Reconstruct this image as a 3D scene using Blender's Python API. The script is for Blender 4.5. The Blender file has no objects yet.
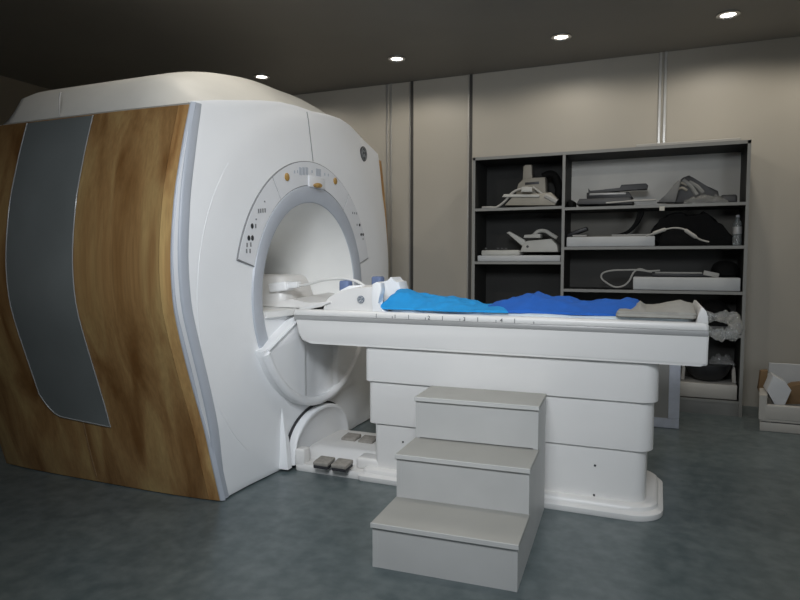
import bpy, bmesh, math, random
from mathutils import Vector, Matrix, noise
random.seed(7)
S = bpy.context.scene
COL = S.collection
PI = math.pi

# ------------------------------------------------------------------ camera, world, light, exposure
FPX, YAW, HORIZON, CAMZ = 625.0, math.radians(22.4), 260.0, 1.30
PITCH = math.atan((300 - HORIZON) / FPX)
cam_d = bpy.data.cameras.new('camera')
cam = bpy.data.objects.new('camera', cam_d)
COL.objects.link(cam)
cam_d.sensor_width = 36.0
cam_d.lens = FPX / 800 * 36.0
cam_d.clip_start = 0.05
cam.location = (0, 0, CAMZ)
cam.rotation_euler = (PI / 2 - PITCH, 0, YAW)
S.camera = cam

w = bpy.data.worlds.new('world')
S.world = w
w.use_nodes = True
w.node_tree.nodes['Background'].inputs[0].default_value = (0.70, 0.82, 1.0, 1)
w.node_tree.nodes['Background'].inputs[1].default_value = 0.02

def area(name, loc, target, size, size_y, power, color, spread=180):
    d = bpy.data.lights.new(name, 'AREA')
    d.shape = 'RECTANGLE'; d.size = size; d.size_y = size_y
    d.energy = power; d.color = color; d.spread = math.radians(spread)
    o = bpy.data.objects.new(name, d); COL.objects.link(o)
    o.location = loc
    o.rotation_euler = (Vector(target) - Vector(loc)).to_track_quat('-Z', 'Y').to_euler()
    return o
# added unseen area lights: a cool one at right, the main one overhead
area('right_fill', (2.45, 0.8, 1.5), (-2.1, 3.2, 1.2), 1.6, 1.5, 25, (0.82, 0.91, 1.0), 150)
area('overhead_fill', (-0.3, -0.1, 2.9), (-1.45, 3.4, 1.15), 1.2, 1.0, 29, (0.91, 0.95, 1.0), 78)

S.view_settings.view_transform = 'Standard'
S.view_settings.look = 'None'
S.view_settings.gamma = 1.0
S.view_settings.use_curve_mapping = False
S.view_settings.exposure = 0.0
DOWNLIGHT_W = (16, 23)        # rows: back wall, table

# ------------------------------------------------------------------ geometry of the view (used to size things on real planes)
_cy, _sy, _cp, _sp = math.cos(YAW), math.sin(YAW), math.cos(PITCH), math.sin(PITCH)
_F = Vector((-_sy * _cp, _cy * _cp, -_sp)); _R = Vector((_cy, _sy, 0)); _U = _R.cross(_F)
def _ray(u, v): return _F + _R * ((u - 400) / FPX) - _U * ((v - 300) / FPX)
def py(u, v, Y):
    d = _ray(u, v); return Vector((0, 0, CAMZ)) + d * (Y / d.y)
def px(u, v, X):
    d = _ray(u, v); return Vector((0, 0, CAMZ)) + d * (X / d.x)
def pz(u, v, Z=0.0):
    d = _ray(u, v); return Vector((0, 0, CAMZ)) + d * ((Z - CAMZ) / d.z)

# ------------------------------------------------------------------ materials
def s2l(c):
    return tuple(((x / 255) / 12.92 if x / 255 < 0.04045 else ((x / 255 + 0.055) / 1.055) ** 2.4) for x in c)
def mat(name, col, rough=0.5, metal=0.0, var=0.0, scale=6.0, bump=0.0, bscale=60.0, spec=0.5, trans=0.0, coat=0.0):
    m = bpy.data.materials.new(name); m.use_nodes = True
    nt = m.node_tree; b = nt.nodes['Principled BSDF']
    c = tuple(col) + (1,)
    b.inputs['Base Color'].default_value = c
    b.inputs['Roughness'].default_value = rough
    b.inputs['Metallic'].default_value = metal
    b.inputs['Specular IOR Level'].default_value = spec
    b.inputs['Transmission Weight'].default_value = trans
    b.inputs['Coat Weight'].default_value = coat
    tc = nt.nodes.new('ShaderNodeTexCoord')
    if var > 0:
        n = nt.nodes.new('ShaderNodeTexNoise'); n.inputs['Scale'].default_value = scale; n.inputs['Detail'].default_value = 5
        r = nt.nodes.new('ShaderNodeValToRGB')
        r.color_ramp.elements[0].position = 0.3; r.color_ramp.elements[1].position = 0.7
        r.color_ramp.elements[0].color = tuple(x * (1 - var) for x in col) + (1,)
        r.color_ramp.elements[1].color = tuple(min(1, x * (1 + var)) for x in col) + (1,)
        nt.links.new(tc.outputs['Object'], n.inputs['Vector'])
        nt.links.new(n.outputs['Fac'], r.inputs['Fac']); nt.links.new(r.outputs['Color'], b.inputs['Base Color'])
    if bump > 0:
        n2 = nt.nodes.new('ShaderNodeTexNoise'); n2.inputs['Scale'].default_value = bscale; n2.inputs['Detail'].default_value = 4
        bp = nt.nodes.new('ShaderNodeBump'); bp.inputs['Strength'].default_value = bump; bp.inputs['Distance'].default_value = 0.01
        nt.links.new(tc.outputs['Object'], n2.inputs['Vector'])
        nt.links.new(n2.outputs['Fac'], bp.inputs['Height']); nt.links.new(bp.outputs['Normal'], b.inputs['Normal'])
    return m

M = {}
M['white'] = mat('white_plastic', (0.86, 0.87, 0.88), 0.38, var=0.02, scale=3)
M['table_white'] = mat('table_enamel', (0.76, 0.75, 0.73), 0.36, var=0.02, scale=3)
M['cap'] = mat('crown_cream', (0.58, 0.57, 0.53), 0.5, var=0.03)
M['edge_band'] = mat('edge_band_grey', (0.44, 0.47, 0.52), 0.4, var=0.03)
M['tread'] = mat('tread_grey', (0.385, 0.38, 0.35), 0.55, var=0.04, scale=5)  # treads a little darker than the step boards
M['ring'] = mat('ring_grey', (0.47, 0.50, 0.55), 0.42, var=0.04)
M['liner'] = mat('bore_liner', (0.86, 0.86, 0.84), 0.5, var=0.02)
M['panel'] = mat('keypad_white', (0.74, 0.75, 0.77), 0.4, var=0.02)
M['seam'] = mat('dark_seam', (0.03, 0.03, 0.035), 0.7, var=0.1)
M['grey'] = mat('mid_grey', (0.22, 0.225, 0.23), 0.5, var=0.05)
M['slate'] = mat('slate_inset', (0.16, 0.175, 0.172), 0.33, var=0.10, scale=2.5)
M['rail'] = mat('table_rail', (0.36, 0.36, 0.355), 0.38, metal=0.15, var=0.04)
M['pedal'] = mat('pedal_rubber', (0.30, 0.28, 0.25), 0.75, var=0.15, scale=40, bump=0.2)
M['gold'] = mat('amber_button', (0.42, 0.25, 0.07), 0.35, var=0.1)
M['step'] = mat('step_laminate', (0.50, 0.50, 0.485), 0.5, var=0.04, scale=5)
M['step_edge'] = mat('step_lip', (0.56, 0.56, 0.54), 0.45, var=0.03)
M['wall'] = mat('wall_panel', (0.45, 0.42, 0.36), 0.50, var=0.03, scale=1.2)
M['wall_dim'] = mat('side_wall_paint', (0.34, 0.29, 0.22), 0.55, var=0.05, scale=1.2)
M['ceiling'] = mat('ceiling_panel', (0.25, 0.24, 0.22), 0.5, var=0.05, scale=1.5)
M['trim'] = mat('wall_strip_metal', (0.55, 0.54, 0.51), 0.3, metal=0.6, var=0.05)
M['trim_dark'] = mat('wall_joint', (0.05, 0.047, 0.042), 0.6, var=0.05)
M['shelf'] = mat('shelf_laminate', (0.036, 0.036, 0.034), 0.55, var=0.05, scale=4, spec=0.15)
M['shelf_edge'] = mat('shelf_edge_band', (0.25, 0.25, 0.235), 0.5, var=0.04)
M['shelf_lit'] = mat('shelf_back_lit', (0.62, 0.60, 0.54), 0.4, var=0.05, scale=3)  # back panel lightened to paint in the brighter light of the top bay
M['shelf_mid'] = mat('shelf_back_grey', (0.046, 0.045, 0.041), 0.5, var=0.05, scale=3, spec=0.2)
M['shelf_half_lit'] = mat('shelf_back_half_lit', (0.19, 0.18, 0.155), 0.5, var=0.05, scale=3, spec=0.2)  # in-between tone, painting in the weaker light of the second bay
M['flap'] = mat('flap_grey', (0.17, 0.17, 0.165), 0.6, var=0.06)
M['foam'] = mat('white_foam', (0.52, 0.53, 0.53), 0.8, var=0.04, bump=0.08)
M['coil_beige'] = mat('coil_beige', (0.36, 0.33, 0.27), 0.55, var=0.05)
M['coil_white'] = mat('coil_white', (0.47, 0.465, 0.43), 0.5, var=0.04)
M['coil_grey'] = mat('coil_grey', (0.065, 0.065, 0.066), 0.5, var=0.08)
M['black'] = mat('black_padding', (0.007, 0.007, 0.007), 0.8, var=0.2, bump=0.3, spec=0.15)
M['black_gloss'] = mat('black_plastic', (0.02, 0.02, 0.022), 0.45, var=0.1)
M['cable'] = mat('cable_grey', (0.42, 0.41, 0.38), 0.55, var=0.05)
M['cable_white'] = mat('cable_white', (0.68, 0.68, 0.66), 0.45, var=0.03)
M['cyan'] = mat('sky_blue_cloth', (0.022, 0.30, 0.68), 0.8, var=0.05, scale=14, bump=0.12, bscale=220, spec=0.2)
M['royal'] = mat('royal_blue_cloth', (0.022, 0.125, 0.50), 0.8, var=0.05, scale=14, bump=0.12, bscale=220, spec=0.2)
M['blanket'] = mat('grey_blanket', (0.36, 0.35, 0.32), 0.9, var=0.06, scale=20, bump=0.2, bscale=240, spec=0.2)
M['pad'] = mat('pale_pad', (0.55, 0.62, 0.66), 0.7, var=0.03)
M['bluefoam'] = mat('slate_blue_clip', (0.13, 0.18, 0.32), 0.6, var=0.1, scale=30)
M['emblem_dark'] = mat('emblem_slate', (0.11, 0.14, 0.18), 0.4, var=0.05)
M['emblem_light'] = mat('emblem_silver', (0.62, 0.64, 0.66), 0.4, var=0.03)
M['emblem_black'] = mat('emblem_black', (0.025, 0.027, 0.03), 0.4, var=0.05)
M['cardboard'] = mat('brown_board', (0.20, 0.125, 0.06), 0.8, var=0.12, scale=8)
M['paper'] = mat('white_paper', (0.62, 0.63, 0.64), 0.8, var=0.03)
M['bin'] = mat('cream_enamel', (0.47, 0.45, 0.41), 0.45, var=0.03)
M['frame'] = mat('pale_frame', (0.58, 0.62, 0.72), 0.5, var=0.06, scale=20)
M['frame_in'] = mat('frame_board', (0.30, 0.30, 0.29), 0.55, var=0.05)
M['lamp_rim'] = mat('lamp_rim', (0.6, 0.6, 0.6), 0.25, metal=0.9, var=0.02)
M['tag'] = mat('paper_tag', (0.6, 0.58, 0.5), 0.8, var=0.03)
M['bottle'] = mat('clear_bottle', (0.75, 0.80, 0.80), 0.08, trans=0.85, var=0.01)
M['wrap'] = mat('clear_film', (0.72, 0.73, 0.72), 0.06, trans=0.85, var=0.2, scale=40, bump=1.0, bscale=60)
M['bottle_cap'] = mat('bottle_cap', (0.35, 0.36, 0.38), 0.4, var=0.02)

def wood_material(nm='wood_veneer', g=1.0):
    m = bpy.data.materials.new(nm); m.use_nodes = True
    nt = m.node_tree; b = nt.nodes['Principled BSDF']
    tc = nt.nodes.new('ShaderNodeTexCoord'); mp = nt.nodes.new('ShaderNodeMapping')
    mp.inputs['Scale'].default_value = (4.2, 4.2, 0.30)
    n = nt.nodes.new('ShaderNodeTexNoise'); n.inputs['Scale'].default_value = 1.6; n.inputs['Detail'].default_value = 7; n.inputs['Distortion'].default_value = 0.6
    mp2 = nt.nodes.new('ShaderNodeMapping'); mp2.inputs['Scale'].default_value = (60, 60, 1.4)
    n2 = nt.nodes.new('ShaderNodeTexNoise'); n2.inputs['Scale'].default_value = 1.5; n2.inputs['Detail'].default_value = 4
    r = nt.nodes.new('ShaderNodeValToRGB')
    e = r.color_ramp.elements
    e[0].position = 0.30; e[0].color = (0.21, 0.098, 0.030, 1)
    e[1].position = 0.72; e[1].color = (0.56, 0.37, 0.14, 1)
    e[0].color = (.21 * g, .098 * g, .030 * g, 1); e[1].color = (.53 * g, .37 * g, .155 * g, 1)
    k = r.color_ramp.elements.new(0.5); k.color = (0.37 * g, 0.215 * g, 0.085 * g, 1)
    mx = nt.nodes.new('ShaderNodeMix'); mx.data_type = 'RGBA'; mx.blend_type = 'MULTIPLY'; mx.inputs[0].default_value = 0.42
    L = nt.links.new
    L(tc.outputs['Object'], mp.inputs['Vector']); L(mp.outputs['Vector'], n.inputs['Vector']); L(n.outputs['Fac'], r.inputs['Fac'])
    L(tc.outputs['Object'], mp2.inputs['Vector']); L(mp2.outputs['Vector'], n2.inputs['Vector'])
    L(r.outputs['Color'], mx.inputs[6]); L(n2.outputs['Fac'], mx.inputs[7]); L(mx.outputs[2], b.inputs['Base Color'])
    b.inputs['Roughness'].default_value = 0.34
    b.inputs['Specular IOR Level'].default_value = 0.5
    return m
M['wood'] = wood_material()
M['lipping'] = wood_material('oak_lipping', 1.45)

def floor_material():
    m = bpy.data.materials.new('vinyl_floor'); m.use_nodes = True
    nt = m.node_tree; b = nt.nodes['Principled BSDF']; L = nt.links.new
    tc = nt.nodes.new('ShaderNodeTexCoord')
    n = nt.nodes.new('ShaderNodeTexNoise'); n.inputs['Scale'].default_value = 14; n.inputs['Detail'].default_value = 8
    r = nt.nodes.new('ShaderNodeValToRGB')
    r.color_ramp.elements[0].position = 0.35; r.color_ramp.elements[0].color = (0.088, 0.116, 0.121, 1)
    r.color_ramp.elements[1].position = 0.68; r.color_ramp.elements[1].color = (0.140, 0.170, 0.173, 1)
    L(tc.outputs['Object'], n.inputs['Vector']); L(n.outputs['Fac'], r.inputs['Fac']); L(r.outputs['Color'], b.inputs['Base Color'])
    n2 = nt.nodes.new('ShaderNodeTexNoise'); n2.inputs['Scale'].default_value = 2.2
    mr = nt.nodes.new('ShaderNodeMapRange'); mr.inputs['To Min'].default_value = 0.22; mr.inputs['To Max'].default_value = 0.42
    L(tc.outputs['Object'], n2.inputs['Vector']); L(n2.outputs['Fac'], mr.inputs['Value']); L(mr.outputs['Result'], b.inputs['Roughness'])
    return m
M['floor'] = floor_material()

def emit(name, col, st):
    m = bpy.data.materials.new(name); m.use_nodes = True
    b = m.node_tree.nodes['Principled BSDF']
    b.inputs['Emission Color'].default_value = tuple(col) + (1,); b.inputs['Emission Strength'].default_value = st
    return m
M['glow'] = emit('lamp_glow', (1.0, 0.95, 0.86), 9)

# ------------------------------------------------------------------ object helpers
ORG = {}
def thing(name, label, cat, loc, group=None):
    o = bpy.data.objects.new(name, None); COL.objects.link(o)
    o.empty_display_size = 0.1
    o.location = loc; ORG[o.name] = Vector(loc)
    o['label'] = label; o['category'] = cat
    if group: o['group'] = group
    return o
def obj(name, bm, m, parent=None, smooth=True, label=None, angle=35):
    """link a bmesh given in WORLD coordinates as one mesh object"""
    bmesh.ops.recalc_face_normals(bm, faces=bm.faces[:])
    if parent is None:
        xs = [v.co for v in bm.verts]
        org = Vector(((min(c.x for c in xs) + max(c.x for c in xs)) / 2, (min(c.y for c in xs) + max(c.y for c in xs)) / 2, min(c.z for c in xs)))
    else:
        org = ORG[parent.name]
    bmesh.ops.translate(bm, verts=bm.verts[:], vec=-org)
    me = bpy.data.meshes.new(name); bm.to_mesh(me); bm.free()
    me.materials.append(m)
    o = bpy.data.objects.new(name, me); COL.objects.link(o)
    if smooth:
        for p in me.polygons: p.use_smooth = True
        try: me.set_sharp_from_angle(angle=math.radians(angle))
        except Exception: pass
    if parent is None: o.location = org
    else: o.parent = parent
    ORG[o.name] = org
    if label: o['label'] = label
    return o
def tag(o, label, cat, group=None, kind=None):
    o['label'] = label; o['category'] = cat
    if group: o['group'] = group
    if kind: o['kind'] = kind
    return o
def struct(name, bm, m, smooth=False):
    o = obj(name, bm, m, None, smooth); o['kind'] = 'structure'; return o

def B(): return bmesh.new()
def box(bm, x0, x1, y0, y1, z0, z1, r=0.0, seg=3, xf=None):
    t = bmesh.new()
    vs = [t.verts.new((x, y, z)) for x in (x0, x1) for y in (y0, y1) for z in (z0, z1)]
    for f in ((0, 1, 3, 2), (4, 6, 7, 5), (0, 4, 5, 1), (2, 3, 7, 6), (0, 2, 6, 4), (1, 5, 7, 3)): t.faces.new([vs[i] for i in f])
    if r > 0: bmesh.ops.bevel(t, geom=t.edges[:], offset=r, segments=seg, profile=0.5, affect='EDGES')
    merge(bm, t, xf); return bm
def merge(bm, t, xf=None):
    vm = {}
    for v in t.verts:
        vm[v] = bm.verts.new(xf @ v.co if xf else v.co)
    for f in t.faces:
        try: bm.faces.new([vm[v] for v in f.verts])
        except ValueError: pass
    t.free()
def prism(bm, pts, fn0, fn1, r=0.0, seg=2):
    """polygon pts (a,b) -> fn0(a,b), fn1(a,b) end caps"""
    t = bmesh.new()
    A = [t.verts.new(fn0(*p)) for p in pts]; Bv = [t.verts.new(fn1(*p)) for p in pts]
    t.faces.new(A); t.faces.new(Bv[::-1]); n = len(pts)
    for i in range(n): t.faces.new((A[i], Bv[i], Bv[(i + 1) % n], A[(i + 1) % n]))
    if r > 0:
        caps = [e for e in t.edges if any(len(f.verts) == n for f in e.link_faces) and n != 4] if n != 4 else t.edges[:]
        bmesh.ops.bevel(t, geom=caps, offset=r, segments=seg, profile=0.5, affect='EDGES')
    merge(bm, t); return bm
def loft(bm, rings, closed=True, cap=False):
    R = [[bm.verts.new(p) for p in ring] for ring in rings]
    n = len(R[0])
    for a, b in zip(R, R[1:]):
        for i in range(n if closed else n - 1):
            j = (i + 1) % n
            bm.faces.new((a[i], a[j], b[j], b[i]))
    if cap:
        bm.faces.new(R[0][::-1]); bm.faces.new(R[-1])
    return bm
def catmull(P, k=6):
    P = [Vector(p) for p in P]; out = []
    for i in range(len(P) - 1):
        p0, p1, p2, p3 = P[max(i - 1, 0)], P[i], P[i + 1], P[min(i + 2, len(P) - 1)]
        for j in range(k):
            t = j / k
            out.append(0.5 * ((2 * p1) + (p2 - p0) * t + (2 * p0 - 5 * p1 + 4 * p2 - p3) * t * t + (3 * p1 - p0 - 3 * p2 + p3) * t ** 3))
    out.append(P[-1]); return out
def tube(bm, pts, r, n=8, smooth=True, k=6):
    P = catmull(pts, k) if smooth else [Vector(p) for p in pts]
    rf = r if callable(r) else (lambda t: r)
    rings = []; up = Vector((0.13, 0.21, 0.97))
    for i, p in enumerate(P):
        d = (P[min(i + 1, len(P) - 1)] - P[max(i - 1, 0)]).normalized()
        a = d.cross(up)
        if a.length < 1e-3: a = d.cross(Vector((1, 0, 0)))
        a.normalize(); b = d.cross(a); rr = rf(i / (len(P) - 1))
        rings.append([p + a * (math.cos(2 * PI * q / n) * rr) + b * (math.sin(2 * PI * q / n) * rr) for q in range(n)])
    return loft(bm, rings, True, True)
def lathe(bm, prof, c, axis='Z', n=32, sx=1, sy=1):
    rings = []
    for r, h in prof:
        ring = []
        for i in range(n):
            a = 2 * PI * i / n; u, v = math.cos(a) * r * sx, math.sin(a) * r * sy
            ring.append(Vector(c) + (Vector((u, v, h)) if axis == 'Z' else Vector((h, u, v)) if axis == 'X' else Vector((u, h, v))))
        rings.append(ring)
    return loft(bm, rings, True, True)
def rrect(x0, x1, y0, y1, r, seg=6, rl=None):
    """rounded rectangle outline, counter-clockwise; rl = smaller radius on the x0 side"""
    rl = r if rl is None else rl
    out = []
    for cx, cy, a0, q in ((x1 - r, y0 + r, -90, r), (x1 - r, y1 - r, 0, r), (x0 + rl, y1 - rl, 90, rl), (x0 + rl, y0 + rl, 180, rl)):
        for i in range(seg + 1):
            a = math.radians(a0 + 90 * i / seg); out.append((cx + q * math.cos(a), cy + q * math.sin(a)))
    return out
def smoothstep(a, b, x):
    t = max(0, min(1, (x - a) / (b - a))); return t * t * (3 - 2 * t)

# ================================================================== THE ROOM
XL, XR, YB, YF, ZC = -6.25, 2.6, 6.27, -2.2, 3.18
struct('floor', box(B(), XL - .1, XR + .1, YF, YB + .1, -0.1, 0), M['floor'])
struct('ceiling', box(B(), XL - .1, XR + .1, YF, YB + .1, ZC, ZC + .1), M['ceiling'])
struct('wall_back', box(B(), XL - .1, XR + .1, YB, YB + .1, 0, ZC), M['wall'])
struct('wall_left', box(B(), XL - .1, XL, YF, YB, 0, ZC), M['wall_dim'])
struct('wall_right', box(B(), XR, XR + .1, YF, YB, 0, ZC), M['wall'])
# vertical joint strips between the wall panels
ti = 1
for xs, kind in ((-2.71, 'pair'), (-2.445, 'dark'), (-1.80, 'dark'), (0.0, 'double'), (1.55, 'double'), (-4.6, 'double')):
    b = B()
    if kind == 'dark':
        box(b, xs - .014, xs + .014, YB - .006, YB, 0, ZC, 0)
        struct('trim_%d' % ti, b, M['trim_dark']); ti += 1
        b = B(); box(b, xs - .032, xs - .016, YB - .014, YB, 0, ZC, .002, 1)
        struct('trim_%d' % ti, b, M['trim']); ti += 1
    else:
        for d in (-.022, .022): box(b, xs + d - .012, xs + d + .012, YB - .014, YB, 0, ZC, .003, 1)
        struct('trim_%d' % ti, b, M['trim']); ti += 1

# recessed ceiling lamps
for ry, yy in enumerate((5.50, 2.92)):
    for rx, xx in enumerate((-3.80, -2.30, -0.80, 0.45, 1.75)):
        if ry == 1 and rx in (0, 3, 4): continue
        t = thing('recessed_downlight', 'small round recessed ceiling lamp', 'ceiling light', (xx, yy, ZC), 'recessed ceiling lamps')
        b = B(); lathe(b, [(0.085, -0.001), (0.085, -0.012), (0.062, -0.016), (0.055, -0.004), (0.055, -0.001)], (xx, yy, ZC))
        obj('rim', b, M['lamp_rim'], t)
        b = B(); lathe(b, [(0.001, -0.006), (0.052, -0.006), (0.052, -0.002), (0.001, -0.002)], (xx, yy, ZC))
        obj('lens', b, M['glow'], t)
        d = bpy.data.lights.new('lamp_light', 'SPOT'); d.energy = DOWNLIGHT_W[ry] * (1.9 if rx == 4 else 1); d.color = (1.0, 0.93, 0.82)  # stronger for the added unseen lamp that brightens the right wall
        d.spot_size = math.radians(168); d.spot_blend = 0.35; d.shadow_soft_size = 0.05
        l = bpy.data.objects.new('lamp_light', d); COL.objects.link(l); l.parent = t; l.location = (0, 0, -0.03)
        word = [['above the far end of the scanner', 'above the far corner of the scanner', 'above the left half of the shelf', 'above the right half of the shelf', 'added out of view to brighten the right wall'],
                ['', 'above the mouth of the scanner', 'above the middle of the patient table', 'above the foot of the patient table']][ry][rx]
        t['label'] = 'round recessed ceiling lamp ' + word

# ================================================================== THE SCANNER
YC, ZI = 3.62, 1.085                     # axis of the bore
XF = -2.14                               # plane of the front cover's edge
XM, XE = -3.02, -3.82                    # middle and rear of the housing
scanner = thing('mri_scanner', 'big white and wood-veneer tunnel scanner filling the left of the room', 'scanner', (XM, YC, 0))
prof = [(2.676, 0.006), (2.615, .22), (2.56, .423), (2.48, .66), (2.418, .858), (2.368, 1.05), (2.353, 1.204), (2.354, 1.34), (2.369, 1.491), (2.392, 1.64), (2.426, 1.782), (2.465, 1.93), (2.513, 2.087)]
_p = [Vector((y, z, 0)) for y, z in prof]
prof = [(q.x, q.y) for q in catmull(_p, 4)]
def sy_(z): return 1 + .012 * smoothstep(0, .8, z)
def fwd(x, z): return x + .032 * (1 - smoothstep(0, .8, z)) * max(0, 1 - max(0, -2.17 - x) / .5)
topc = [(2.513, 2.087), (2.70, 2.134), (2.89, 2.175), (3.06, 2.213), (3.23, 2.243), (3.42, 2.262), (3.60, 2.268)]
def lerp_tab(tab, z, ki, vi):
    for a, c in zip(tab, tab[1:]):
        if a[ki] <= z <= c[ki]:
            t = (z - a[ki]) / (c[ki] - a[ki]); return a[vi] + (c[vi] - a[vi]) * t
    return tab[0][vi] if z < tab[0][ki] else tab[-1][vi]
def prof_y(z): return lerp_tab(prof, z, 1, 0)
def top_z(y):
    y = YC - abs(y - YC); return lerp_tab(topc, y, 0, 1)
half = prof + topc[1:]
def other(y, z):
    k = max(0, min(1, (YC - y) / .5))          # the far shoulder stands a little higher and wider
    return 2 * YC - y + .02 * k, z + .085 * k * smoothstep(1.2, 2.05, z)
outline = half + [other(y, z) for y, z in reversed(half[:-1])]
outline.append((3.9, .006)); outline.append((3.3, .006))
def refine(P, d=0.06):
    out = []
    for i, p in enumerate(P):
        q = P[(i + 1) % len(P)]; L = math.hypot(q[0] - p[0], q[1] - p[1]); k = max(1, int(L / d))
        for j in range(k): out.append((p[0] + (q[0] - p[0]) * j / k, p[1] + (q[1] - p[1]) * j / k))
    return out
outline = refine([(y * sy_(z), CAMZ + (z - CAMZ) * sy_(z) if z > 1.0 else z) for y, z in outline])
def face_x(r):
    """depth of the front cover as a function of the distance from the bore axis"""
    if r < 1.12: return -2.105 - 0.012 * (r - .7) / .42
    return -2.117 - 0.055 * ((r - 1.12) / .36) ** 1.15
b = B(); rings = []
for lev in range(12):   # from the mouth outwards
    ring = []
    for y, z in outline:
        dy, dz = y - YC, z - ZI; R_ = math.hypot(dy, dz)
        cr = min(1.12, R_ * .93)
        if lev <= 5: r = .68 + (cr - .68) * lev / 5
        elif lev <= 9: r = cr + (R_ * .985 - cr) * (lev - 5) / 4
        elif lev == 10: r = R_ * .997
        else: r = R_
        zz = ZI + dz / R_ * r; x = max(face_x(r), fwd(-2.172, zz)) - (0.004 if lev == 10 else 0.03 if lev == 11 else 0)
        ring.append((x, YC + dy / R_ * r, ZI + dz / R_ * r))
    rings.append(ring)
loft(b, rings)
front = obj('front_cover', b, M['white'], scanner, angle=28)
b = B(); band = []
for q, dx in ((.002, -.006), (.004, .002), (.015, .005), (.050, .005), (.060, .001)):
    row = []
    for i in range(41):
        z = .01 + 2.08 * i / 40
        y = prof_y(z) * sy_(z) + q
        row.append((max(face_x(math.hypot(y - YC, z - ZI)), fwd(-2.172, z)) + dx, y, z))
    band.append(row)
loft(b, band, False)
obj('edge_band', b, M['edge_band'], front, angle=60)
# faint seam from the control arc up to the crown, and the round crease of the face
b = B(); tube(b, [(face_x(r) - .001, YC - .05 * (r - .86) / .3, ZI + r) for r in [.86 + .31 * i / 12 for i in range(13)]], .0045, 6, False); obj('crown_seam', b, M['grey'], front)
b = B()
tube(b, [(face_x(1.13) - .004, YC + 1.13 * math.cos(a), ZI + 1.13 * math.sin(a)) for a in [math.radians(140 + 90 * i / 40) for i in range(41)]], .0055, 6, False)
obj('face_crease', b, M['white'], front)
# round emblem, upper right of the face
def emblem(parent, c, R_, axis, dark, light):
    """monogram roundel: ring, four outer swirls and two interlaced script letters"""
    def P(a, bb, d=0.0):
        return (c[0] + d, c[1] + a * R_, c[2] + bb * R_) if axis == 'X' else (c[0] + a * R_, c[1] - d, c[2] + bb * R_)
    k = B(); rr = [[P(math.cos(q * PI / 18) * s, math.sin(q * PI / 18) * s, d) for q in range(36)] for s, d in ((1, -.002), (1, .004), (.96, .006))]
    loft(k, rr, True, True); base = obj('emblem', k, dark, parent, label='round dark monogram roundel')
    k = B(); w_ = .055 * R_
    tube(k, [P(.82 * math.cos(a), .82 * math.sin(a), .007) for a in [2 * PI * i / 36 for i in range(37)]], w_ * .7, 5, False)
    for q in range(4):
        a = q * PI / 2 + .5
        tube(k, [P(.80 * math.cos(a), .80 * math.sin(a), .007), P(.66 * math.cos(a + .35), .66 * math.sin(a + .35), .007), P(.60 * math.cos(a + .8), .60 * math.sin(a + .8), .007), P(.7 * math.cos(a + 1.0), .7 * math.sin(a + 1.0), .007)], w_ * .7, 5)
    tube(k, [P(-.05, .28, .007), P(-.22, .42, .007), P(-.46, .12, .007), P(-.40, -.28, .007), P(-.2, -.34, .007), P(-.05, -.05, .007), P(-.12, -.40, .007), P(-.36, -.46, .007)], w_ * 1.1, 5)
    tube(k, [P(.44, .30, .007), P(.25, .42, .007), P(.10, .22, .007), P(.28, .05, .007), P(.08, -.14, .007), P(.14, -.38, .007), P(.38, -.36, .007), P(.50, -.16, .007)], w_ * 1.1, 5)
    obj('monogram', k, light, base, label='silver script letters and swirls')
_e = px(363, 154, -2.145); emblem(front, (face_x(math.hypot(_e.y - YC, _e.z - ZI)) + .004, _e.y, _e.z), .058, 'X', M['emblem_black'], M['grey'])
# bore ring (blue-grey bevel around the mouth) : from -32 deg round over the top to 212 deg and on below
def ann(bm, prof_rx, a0, a1, n):
    rings = [[(x, YC + r * math.cos(a), ZI + r * math.sin(a)) for r, x in prof_rx] for a in [math.radians(a0 + (a1 - a0) * i / n) for i in range(n + 1)]]
    full = abs(a1 - a0) >= 359
    V = [[bm.verts.new(p) for p in ring] for ring in rings[:-1 if full else None]]
    m_ = len(prof_rx)
    for i in range(len(V) if full else len(V) - 1):
        A, C = V[i], V[(i + 1) % len(V)]
        for j in range(m_ - 1): bm.faces.new((A[j], A[j + 1], C[j + 1], C[j]))
    if not full:
        for row in (V[0], V[-1]):
            try: bm.faces.new(row)
            except ValueError: pass
b = B(); ann(b, [(.702, -2.108), (.695, -2.096), (.677, -2.092), (.606, -2.102), (.594, -2.106), (.588, -2.118)], 0, 360, 120)
obj('bore_ring', b, M['ring'], scanner)
b = B(); lin = [(.590, -2.112), (.574, -2.15), (.540, -2.22), (.485, -2.31), (.425, -2.39), (.365, -2.47), (.325, -2.55), (.303, -2.65), (.30, -2.8), (.30, -3.05), (.30, -3.3), (.34, -3.5), (.45, -3.7), (.60, -3.82)]
ann(b, lin, 0, 360, 96)
obj('bore_liner', b, M['liner'], scanner)
# bridge plate inside the mouth, at the height of the table top
b = B(); rows = []
for r, x in lin[1:11]:
    hw = math.sqrt(max(.02, r * r - .10 ** 2)) - .006
    rows.append((x, hw))
rows = [(-2.07, .33), (-2.10, .572)] + rows
tv = [[b.verts.new((x, YC + s * hw, z)) for s, z in ((-1, .997), (1, .997), (1, .962), (-1, .962))] for x, hw in rows]
for A, C in zip(tv, tv[1:]):
    for i in range(4): b.faces.new((A[i], A[(i + 1) % 4], C[(i + 1) % 4], C[i]))
b.faces.new(tv[0]); b.faces.new(tv[-1][::-1])
obj('bore_bridge', b, M['liner'], scanner, angle=30)
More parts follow.
